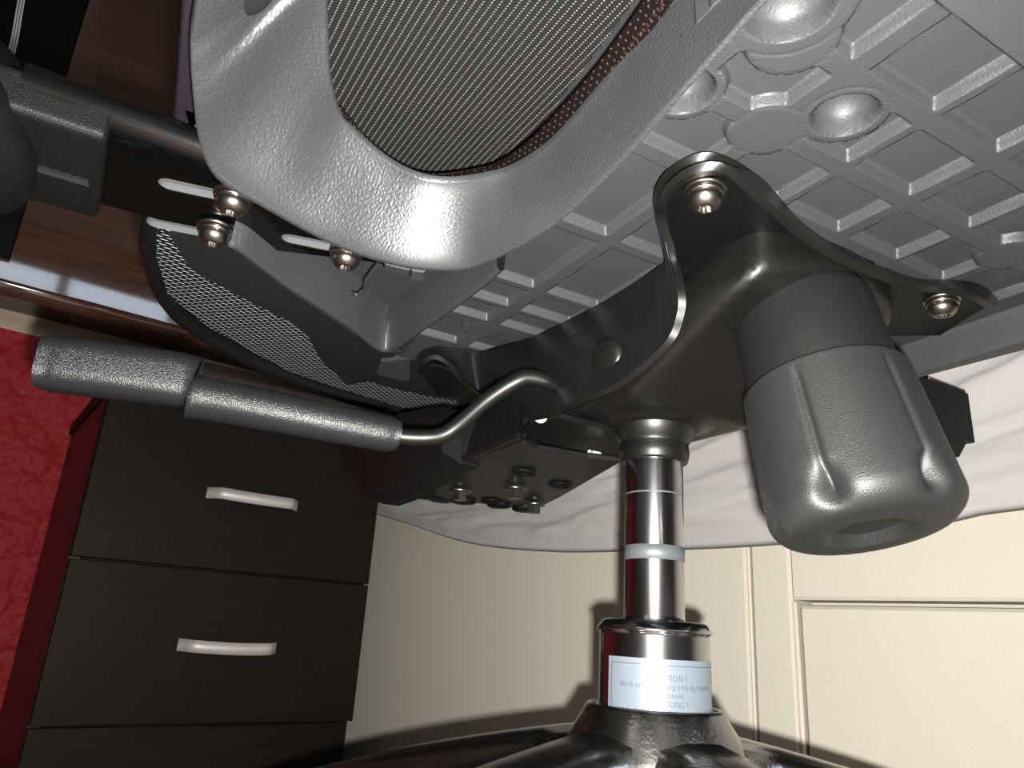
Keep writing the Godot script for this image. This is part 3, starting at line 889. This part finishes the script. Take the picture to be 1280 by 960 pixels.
func make_lever() -> void:
	var st := begin()
	var path := curve([P(-0.045, 0.115, -0.006), P(-0.0605, 0.1125, 0.0)] + [P(-0.0663, 0.1128, -0.0004), P(-0.0746, 0.113, 0.0018), P(-0.0808, 0.1095, 0.0055), P(-0.0884, 0.1021, 0.0138), P(-0.0964, 0.0913, 0.0249), P(-0.1017, 0.0862, 0.0299), P(-0.1079, 0.0844, 0.0341), P(-0.1179, 0.0838, 0.0388), P(-0.1266, 0.0848, 0.0421)], 60)
	tube(st, path, 0.0038, 16)
	var lever := obj("height_lever", st, M.black_steel, chair)
	st = begin()
	var a := curve([P(-0.1203, 0.0838, 0.0389), P(-0.1417, 0.0849, 0.0433), P(-0.1732, 0.0868, 0.0495), P(-0.2022, 0.0887, 0.0567), P(-0.2112, 0.0886, 0.0582)], 24)
	var r := []
	for i in 24:
		r.append(0.0082 + 0.0014 * i / 23.0 if i > 0 else 0.0066)
	tube(st, a, r, 24)
	var grip := obj("lever_grip", st, M.grip_plastic, lever)
	st = begin()
	var b := curve([P(-0.2096, 0.0947, 0.0562), P(-0.2383, 0.0943, 0.0617), P(-0.2673, 0.0936, 0.0674)], 12)
	var rows := []
	for i in 12:
		var t := (b[11] - b[0]).normalized()
		var side := t.cross(Vector3.UP).normalized()
		var up := side.cross(t)
		var ring := PackedVector3Array()
		var s := 0.9 if i == 0 or i == 11 else 1.0
		for q in rounded(0.0185 * s, 0.0235 * s, 0.008 * s):
			var slant := 0.0025 * (q.y / 0.012) if i == 0 else 0.0
			ring.append(b[i] + side * q.x + up * q.y + t * -slant)
		rows.append(ring)
	sheet(st, rows, true)
	fan(st, rows[0])
	fan(st, rows[-1], true)
	obj("lever_paddle", st, M.grip_plastic, lever)


func make_knob() -> void:
	var base := P(0, 0.132, -0.0922)
	var axis := (P(0, 0.036, -0.1160) - P(0, 0.136, -0.0915)).normalized()
	var x := facing(base, axis)
	var st := begin()
	lathe(st, [Vector2(0.0, -0.004), Vector2(0.0268, -0.004), Vector2(0.0278, 0.001), Vector2(0.0282, 0.03), Vector2(0.0282, 0.05)], 64, x)
	var knob := obj("tension_knob", st, M.collar_plastic, chair)
	st = begin()
	var prof := []
	var length := 0.0595
	var start := 0.0345
	prof.append(Vector2(0.0280, start + 0.0004))
	for k in 6:
		var t := k / 5.0 * PI / 2
		prof.append(Vector2(0.0302 + 0.0012 * sin(t), start + 0.0012 * (1 - cos(t))))
	for k in 13:
		prof.append(Vector2(lerpf(0.0314, 0.0338, k / 12.0), start + 0.002 + (length - 0.012) * k / 12.0))
	for k in range(1, 11):
		var t := k / 10.0 * PI / 2
		prof.append(Vector2(0.0338 - 0.0095 * (1 - cos(t)), start + length - 0.010 + 0.0095 * sin(t)))
	for rr in [0.022, 0.018, 0.0135, 0.0125, 0.0115, 0.0]:
		prof.append(Vector2(rr, start + length + (0.0 if rr > 0.0128 else -0.004 if rr > 0.011 else -0.006)))
	var rows := []
	var n := 240
	for i in prof.size():
		var ring := PackedVector3Array()
		var p: Vector2 = prof[i]
		var s := (p.y - start) / length
		for k in n:
			var t := TAU * k / n
			var near := absf(wrapf(t * 6.0 / TAU + 0.70, -0.5, 0.5)) * TAU / 6.0 * p.x   # distance to the nearest flute
			var wide := lerpf(0.0011, 0.0015, s)
			var cut := 0.0014 * exp(-pow(near / wide, 2)) * smoothstep(0.07, 0.12, s) * (1.0 - smoothstep(0.85, 0.95, s))
			var scoop := 0.0046 * exp(-pow(near / 0.0046, 2)) * smoothstep(0.72, 0.80, s) * (1.0 - smoothstep(0.88, 0.985, s)) if p.x > 0.0235 else 0.0
			var r := maxf(p.x - cut - scoop, 0.0)
			ring.append(x * Vector3(r * cos(t), p.y - scoop * 0.5, r * sin(t)))
		rows.append(ring)
	sheet(st, rows, true)
	obj("knob_grip", st, M.knob_plastic, knob)


func make_column() -> void:
	var st := begin()
	lathe(st, [Vector2(0.0138, 0.0), Vector2(0.0140, 0.0006), Vector2(0.0140, 0.1)], 64, Transform3D(Basis.IDENTITY, P(0, 0, 0)))
	var piston := obj("gas_piston", st, M.chrome, chair)
	st = begin()
	lathe(st, [Vector2(0.0138, 0.0365), Vector2(0.01425, 0.0367), Vector2(0.01425, 0.0432), Vector2(0.0138, 0.0434)], 64, Transform3D(Basis.IDENTITY, P(0, 0, 0)))
	obj("grease_ring", st, M.ring_steel, piston)
	st = begin()
	lathe(st, [Vector2(0.0138, 0.0676), Vector2(0.01408, 0.0677), Vector2(0.01408, 0.0684), Vector2(0.0138, 0.0685)], 64, Transform3D(Basis.IDENTITY, P(0, 0, 0)))
	obj("grease_ring", st, M.ring_steel, piston)
	st = begin()
	lathe(st, [Vector2(0.0141, 0.004), Vector2(0.0225, 0.0095), Vector2(0.0240, 0.0088), Vector2(0.0262, 0.0058), Vector2(0.0264, 0.0046), Vector2(0.0252, 0.0042), Vector2(0.0250, 0.0030), Vector2(0.0250, -0.06)], 72, Transform3D(Basis.IDENTITY, P(0, 0, 0)))
	var shaft := obj("column_tube", st, M.chrome, chair)
	# sticker, bent round the tube
	var to_lens := atan2(0.2793, -0.2419)   # direction of the lens, from +x towards +z
	var radius := 0.02515
	st = begin()
	var rows := []
	for i in 2:
		var row := PackedVector3Array()
		for k in 41:
			var t := to_lens + deg_to_rad(lerpf(52, -84, k / 40.0))
			row.append(P(radius * cos(t), -0.0065 if i == 0 else -0.036, -radius * sin(t)))
		rows.append(row)
	sheet(st, rows)
	var sticker := obj("sticker", st, M.sticker_silver, shaft)
	st = begin()
	for line in [[-0.0088, -0.0091, 47, -78], [-0.0088, -0.036, 47, 46.2], [-0.0088, -0.036, -77.3, -78]]:
		rows = []
		for i in 2:
			var row := PackedVector3Array()
			for k in 31:
				var t := to_lens + deg_to_rad(lerpf(line[2], line[3], k / 30.0))
				row.append(P((radius + 0.0001) * cos(t), line[i], -(radius + 0.0001) * sin(t)))
			rows.append(row)
		sheet(st, rows)
	obj("sticker_border", st, M.print, sticker)
	var font := SystemFont.new()
	font.font_names = PackedStringArray(["Droid Sans"])
	for line in [["CAUTION !", -0.0141, 0.00235], ["Work on gas spring only by trained", -0.0174, 0.00205], ["personnel.", -0.0208, 0.00205], ["ACHTUNG !", -0.0243, 0.00235], ["Arbeiten an Gasfedern nur durch", -0.0276, 0.00205]]:
		var text := TextMesh.new()
		text.font = font
		text.text = line[0]
		text.font_size = 16
		text.pixel_size = line[2] / 11.5
		text.depth = 0.0
		text.horizontal_alignment = HORIZONTAL_ALIGNMENT_CENTER
		var a := text.get_mesh_arrays()
		var at: PackedVector3Array = a[Mesh.ARRAY_VERTEX]
		var idx = a[Mesh.ARRAY_INDEX]
		st = begin()
		var order: PackedInt32Array = idx if idx != null and idx.size() else PackedInt32Array(range(at.size()))
		for i in order:
			var t := to_lens - deg_to_rad(15.0) - at[i].x / radius
			st.add_vertex(P((radius + 0.00015) * cos(t), line[1] + at[i].y, -(radius + 0.00015) * sin(t)))
		obj("lettering", st, M.print, sticker)


func make_base() -> void:
	var base := Node3D.new()
	base.name = "star_base"
	chair.add_child(base, true)
	var st := begin()
	lathe(st, [Vector2(0.0255, -0.040), Vector2(0.0258, -0.0272), Vector2(0.0300, -0.0268), Vector2(0.0312, -0.0282), Vector2(0.0325, -0.031), Vector2(0.0405, -0.0435), Vector2(0.0420, -0.049), Vector2(0.0415, -0.075), Vector2(0.036, -0.095), Vector2(0.0, -0.095)], 72, Transform3D(Basis.IDENTITY, P(0, 0, 0)))
	obj("hub", st, M.dusty_chrome, base)
	for k in 5:
		var t := deg_to_rad(116.0 + 72.0 * k)
		var along := Vector3(cos(t), 0, -sin(t))
		var side := along.cross(Vector3.UP)
		var rows := []
		for i in 15:
			var s := i / 14.0
			var r := lerpf(0.034, 0.285, s)
			var wide := lerpf(0.021, 0.0135, s)
			var top := -0.0310 - 0.155 * r - 0.38 * r * r
			var deep := lerpf(0.036, 0.020, s)
			var ring := PackedVector3Array()
			for q in [[-1.0, -1.0], [-1.0, -0.25], [-0.86, -0.1], [-0.4, -0.015], [0.0, 0.0], [0.4, -0.015], [0.86, -0.1], [1.0, -0.25], [1.0, -1.0]]:
				ring.append(P(0, top + q[1] * deep, 0) + along * r + side * wide * q[0])
			rows.append(ring)
		st = begin()
		sheet(st, rows, true)
		fan(st, rows[0])
		fan(st, rows[-1], true)
		var leg := obj("base_leg", st, M.dusty_chrome, base)
		st = begin()
		var foot := P(0, -0.115, 0) + along * 0.272
		tube(st, PackedVector3Array([foot, foot + Vector3(0, -0.085, 0)]), 0.006, 12)
		for d in [-1, 1]:
			lathe(st, [Vector2(0, -0.009), Vector2(0.024, -0.009), Vector2(0.027, -0.006), Vector2(0.027, 0.006), Vector2(0.024, 0.009), Vector2(0, 0.009)], 28, facing(Vector3(foot.x, FLOOR + 0.0275, foot.z) + side * 0.015 * d, side))
		obj("caster", st, M.sleeve_plastic, leg)


func make_back() -> void:   # out of the photograph's sight, above the seat
	var st := begin()
	var path := curve([P(0, 0.11, 0.16), P(0, 0.12, 0.28), P(0, 0.22, 0.325), P(0, 0.36, 0.318), P(0, 0.5, 0.33)], 24)
	tube(st, path, 0.018, 14)
	obj("back_spine", st, M.dark_plastic, chair)
	st = begin()
	var rows := []
	for i in 13:
		var y := lerpf(0.30, 0.58, i / 12.0)
		var row := PackedVector3Array()
		for k in 13:
			var s := lerpf(-1, 1, k / 12.0)
			row.append(P(s * 0.19 * (1.0 - 0.12 * pow(absf(i / 6.0 - 1.0), 4)), y, 0.315 + 0.04 * (i / 12.0 - 0.3) - 0.03 * s * s))
		rows.append(row)
	sheet(st, rows)
	var deep := []
	for r in rows:
		var d := PackedVector3Array()
		for p in r:
			d.append(p + Vector3(0, 0, 0.02))
		deep.append(d)
	sheet(st, deep)
	for e in [0, 12]:
		sheet(st, [rows[e], deep[e]])
	obj("backrest", st, M.cushion, chair)


# ---------------------------------------------------------------- room pieces
func room_box(lo: Vector3, hi: Vector3) -> SurfaceTool:
	var st := begin()
	box(st, lo, hi, 0.0)
	return st


func make_room() -> void:
	var a0 := -2.0
	var a1 := 2.1
	var b0 := -3.4
	var b1 := 0.36
	var top := 2.6
	struct("floor", room_box(R(a0 - 0.2, FLOOR - 0.1, b0 - 0.2), R(a1 + 0.2, FLOOR, b1 + 0.2)), M.floor_tile)
	struct("ceiling", room_box(R(a0 - 0.2, top, b0 - 0.2), R(a1 + 0.2, top + 0.1, b1 + 0.2)), M.pale_paint)
	var back := struct("wall_back", room_box(R(a0 - 0.2, FLOOR, b1), R(a1 + 0.2, top, b1 + 0.15)), M.beige_paint, "wall painted red below and beige above, behind the chest of drawers", "wall")
	var st := room_box(R(a0, FLOOR, b1 - 0.003), R(a1, 0.648, b1 + 0.002))
	obj("red_dado", st, M.red_paint, back).set_meta("label", "glossy red painted lower wall")
	struct("wall_left", room_box(R(a0 - 0.15, FLOOR, b0), R(a0, top, b1)), M.pale_paint)
	struct("wall_right", room_box(R(a1, FLOOR, b0), R(a1 + 0.15, top, b1)), M.pale_paint)
	# wall with the window, behind the camera
	var wa := -0.55
	var wb := 1.35
	var sill := 0.85
	var head := 2.15
	st = begin()
	box(st, R(a0, FLOOR, b0 - 0.2), R(a1, sill, b0), 0)
	box(st, R(a0, head, b0 - 0.2), R(a1, top, b0), 0)
	box(st, R(a0, sill, b0 - 0.2), R(wa, head, b0), 0)
	box(st, R(wb, sill, b0 - 0.2), R(a1, head, b0), 0)
	struct("wall_front", st, M.pale_paint)
	st = begin()
	for q in [[wa, sill, wb, sill + 0.06], [wa, head - 0.06, wb, head], [wa, sill, wa + 0.06, head], [wb - 0.06, sill, wb, head], [0.05, sill, 0.11, head], [0.70, sill, 0.76, head], [wa, 1.62, wb, 1.66]]:
		box(st, R(q[0], q[1], b0 - 0.14), R(q[2], q[3], b0 - 0.08), 0.004)
	struct("window_1", st, M.window_frame)


func make_chest() -> void:
	var w := 0.427
	var chest := thing("chest_of_drawers", "dark brown laminate chest of drawers with two pale bow handles showing", "chest of drawers", ROOM_AT, ROOM_TURN)
	var st := begin()
	box(st, R(0.012, FLOOR, 0.02), R(w - 0.012, 0.475, 0.34), 0.001)
	obj("body", st, M.dark_laminate, chest)
	for s in [0, 1]:
		st = begin()
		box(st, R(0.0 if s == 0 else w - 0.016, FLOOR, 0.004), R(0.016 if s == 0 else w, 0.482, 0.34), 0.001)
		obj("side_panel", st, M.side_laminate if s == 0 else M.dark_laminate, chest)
	st = begin()
	box(st, R(-0.004, 0.482, -0.004), R(w + 0.004, 0.500, 0.34), 0.0015)
	obj("top_board", st, M.dark_laminate, chest)
	for k in 3:
		var lo := [0.2615, 0.0600, FLOOR][k] as float
		var hi := [0.480, 0.2585, 0.0565][k] as float
		st = begin()
		box(st, R(0.001, lo, -0.006 if k == 2 else -0.016 - 0.0), R(w - 0.001 - (0.01 if k == 2 else 0.0), hi, 0.003), 0.001)
		var d := obj("drawer" if k < 2 else "plinth", st, M.dark_laminate, chest)
		if k < 2:
			st = begin()
			var y: float = (lo + hi) / 2 + [-0.004, 0.0][k]
			var rows := []
			for i in 21:
				var s := i / 20.0
				var out := -0.0175 - 0.020 * smoothstep(0.0, 0.12, s) * smoothstep(0.0, 0.12, 1 - s) - 0.006 * sin(PI * s)
				var sag := -0.002 * sin(PI * s)
				rows.append(PackedVector3Array([R(0.152 + 0.137 * s, y + 0.008 + sag, out), R(0.152 + 0.137 * s, y + 0.008 + sag, out + 0.003), R(0.152 + 0.137 * s, y - 0.008 + sag, out + 0.003), R(0.152 + 0.137 * s, y - 0.008 + sag, out)]))
			sheet(st, rows, true)
			obj("handle", st, M.handle_metal, d)


func make_bed() -> void:
	var at := Vector3(-0.216, 0, -1.358)
	var turn := 51.0   # local x runs along the bed's side, towards the camera's right
	var bed := thing("bed", "beige fabric bed base with stitched seams and a drawer panel", "bed", at, -turn)
	var st := begin()
	box(st, R(-0.17, FLOOR, 0.03), R(1.75, 0.42, 1.3), 0.004)
	obj("base", st, M.bed_fabric, bed)
	# upholstered panels proud of the base, with a seam between
	st = begin()
	box(st, R(-0.17, FLOOR, -0.010), R(0.7505, 0.42, 0.032), 0.004)
	obj("side_panel", st, M.bed_fabric, bed)
	st = begin()
	box(st, R(0.7545, FLOOR, -0.010), R(0.7975, 0.42, 0.032), 0.003)
	box(st, R(0.7975, 0.2465, -0.010), R(1.75, 0.42, 0.032), 0.003)
	obj("side_panel", st, M.bed_fabric, bed)
	st = begin()
	tube(st, PackedVector3Array([R(0.7525, FLOOR, -0.009), R(0.7525, 0.42, -0.009)]), 0.0018, 8)
	tube(st, PackedVector3Array([R(0.7995, FLOOR, -0.007), R(0.7995, 0.2445, -0.007)]), 0.0026, 8)
	obj("seam_piping", st, M.bed_piping, bed)
	st = begin()
	box(st, R(0.8025, FLOOR, -0.006), R(1.70, 0.2415, 0.028), 0.003)
	obj("drawer_front", st, M.bed_fabric, bed)
	st = begin()
	box(st, R(-0.16, 0.42, 0.0), R(1.72, 0.60, 1.28), 0.03)
	var mattress := obj("mattress", st, M.mattress_cloth, self)
	mattress.transform = bed.transform
	tag(mattress, "pale mattress lying on the beige bed base under the grey sheet", "mattress")
	# sheet hanging over the side, in slack horizontal folds
	var hem := curve([R(-0.16, 0.42, 0)] + [R(-0.031, 0.397, 0), R(0.109, 0.366, 0), R(0.291, 0.324, 0), R(0.465, 0.305, 0), R(0.602, 0.3, 0), R(0.76, 0.298, 0), R(0.882, 0.302, 0), R(0.949, 0.309, 0), R(0.997, 0.315, 0)] + [R(1.25, 0.325, 0), R(1.72, 0.31, 0)], 140)
	var noise := FastNoiseLite.new()
	noise.seed = 21
	noise.frequency = 1.0
	var rows := []
	var back := []
	for i in 61:
		var t := i / 60.0
		var row := PackedVector3Array()
		for j in 140:
			var h := hem[j]
			var y := lerpf(h.y, 0.612, t)
			var sag := 0.05 * sin(h.x * 2.2 + 0.4)
			var fold := noise.get_noise_2d(h.x * 0.9, (y + sag + 0.10 * h.x) * 13.0) * 0.016 + pow(1.0 - absf(noise.get_noise_2d(h.x * 1.1 + 9, (y + sag * 1.6 - 0.1 * h.x) * 17.0)), 7.0) * 0.009
			row.append(Vector3(h.x, y, 0.020 + 0.010 * sin(PI * minf(t * 1.3, 1.0)) + fold * smoothstep(0.0, 0.1, t) * smoothstep(0.0, 0.08, 1.0 - t)))
		rows.append(row)
	for s in [0.02, 0.1, 0.6, 1.26]:
		var row := PackedVector3Array()
		for j in 140:
			row.append(Vector3(hem[j].x, 0.615 + 0.003 * noise.get_noise_2d(hem[j].x * 5, s * 5), -s))
		rows.append(row)
	st = begin()
	sheet(st, rows)
	var thin := []
	for r in rows:
		var d := PackedVector3Array()
		for p in r:
			d.append(p + Vector3(0, -0.0015, -0.002))
		thin.append(d)
	sheet(st, thin)
	sheet(st, [rows[0], thin[0]])
	var o := obj("bed_sheet", st, M.sheet_cloth, self)
	o.transform = bed.transform
	tag(o, "grey wrinkled sheet hanging over the side of the bed", "sheet")


func make_cabinet() -> void:
	var cabinet := thing("wall_cabinet", "dark brown wooden wall cabinet with a glossy rounded lower edge", "cabinet", ROOM_AT, ROOM_TURN)
	var st := begin()
	box(st, R(-1.5, 0.682, 0.262), R(0.95, 1.75, 0.358), 0.002)
	obj("body", st, M.rail_gloss, cabinet)
	st = begin()
	var rows := []
	for s in [-1.5, 0.95]:
		var row := PackedVector3Array()
		row.append(R(s, 1.75, 0.249))
		for k in 13:
			var t := deg_to_rad(lerpf(0.0, 62.0, k / 12.0))
			row.append(R(s, 0.702 - 0.030 * sin(t), 0.249 + 0.030 * (1 - cos(t))))
		row.append(R(s, 0.68, 0.28))
		row.append(R(s, 1.75, 0.28))
		rows.append(row)
	sheet(st, rows, true)
	st.set_smooth_group(-1)
	fan(st, rows[0])
	fan(st, rows[1], true)
	obj("front_board", st, M.brown_wood, cabinet)
	st = begin()
	box(st, R(-0.62, 0.73, 0.236), R(-0.156, 1.75, 0.252), 0.002)
	obj("black_panel", st, M.flat_black_steel, cabinet)
	var cables := thing("cable_bundle", "three thin white cables hanging together against the black panel", "cables", ROOM_AT, ROOM_TURN)
	for k in 3:
		st = begin()
		tube(st, curve([R(-0.235 - 0.006 * k, 0.98, 0.2335), R(-0.236 - 0.004 * k, 1.1, 0.2335), R(-0.250 - 0.004 * k, 1.25, 0.2335), R(-0.262 - 0.004 * k, 1.5, 0.2335)], 20), 0.0016, 8)
		obj("strand", st, M.cable_white, cables)


func _ready() -> void:
	# camera
	var cam := Camera3D.new()
	cam.name = "camera"
	var pitch := deg_to_rad(18.5)
	var roll := deg_to_rad(-3.6)
	var ahead := Vector3(0, sin(pitch), -cos(pitch))
	var up := Vector3(0, cos(pitch), sin(pitch))
	var right := Vector3.RIGHT * cos(roll) - up * sin(roll)
	cam.transform = Transform3D(Basis(right, up * cos(roll) + Vector3.RIGHT * sin(roll), -ahead), Vector3(0, LENS, 0))
	cam.fov = rad_to_deg(2.0 * atan(480.0 / 931.0))
	cam.near = 0.01
	cam.current = true
	add_child(cam)
	# daylight outside the window, exposure
	var around := WorldEnvironment.new()
	around.name = "environment"
	var env := Environment.new()
	env.background_mode = Environment.BG_SKY
	var sky := Sky.new()
	var sm := ProceduralSkyMaterial.new()
	sm.sky_top_color = Color(0.80, 0.87, 0.95)
	sm.sky_horizon_color = Color(0.9, 0.93, 0.97)
	sm.ground_bottom_color = Color(0.4, 0.42, 0.38)
	sm.ground_horizon_color = Color(0.7, 0.72, 0.7)
	sm.sky_energy_multiplier = 1.0
	sky.sky_material = sm
	env.sky = sky
	env.background_energy_multiplier = 4.6
	env.tonemap_mode = Environment.TONE_MAPPER_LINEAR
	env.tonemap_exposure = 1.0
	env.sdfgi_enabled = true
	env.ssao_enabled = true
	env.ssil_enabled = true
	around.environment = env
	add_child(around)
	# the camera's flash, beside the lens
	var flash := AreaLight3D.new()
	flash.name = "camera_flash"
	flash.transform = Transform3D(cam.transform.basis, Vector3(0.007, LENS - 0.012, 0))
	flash.area_size = Vector2(0.006, 0.006)
	flash.light_energy = 1.0
	flash.light_color = Color(1.0, 0.985, 0.96)
	flash.area_range = 8.0
	flash.shadow_enabled = true
	add_child(flash)
	materials()
	make_room()
	make_bed()
	make_chest()
	make_cabinet()
	chair = thing("office_chair", "black and grey office chair seen from below with chrome gas lift", "office chair", CHAIR_AT, CHAIR_TURN)
	make_seat()
	make_mechanism()
	make_armrest(false)
	make_armrest(true)
	make_column()
	make_base()
	make_lever()
	make_knob()
	make_back()
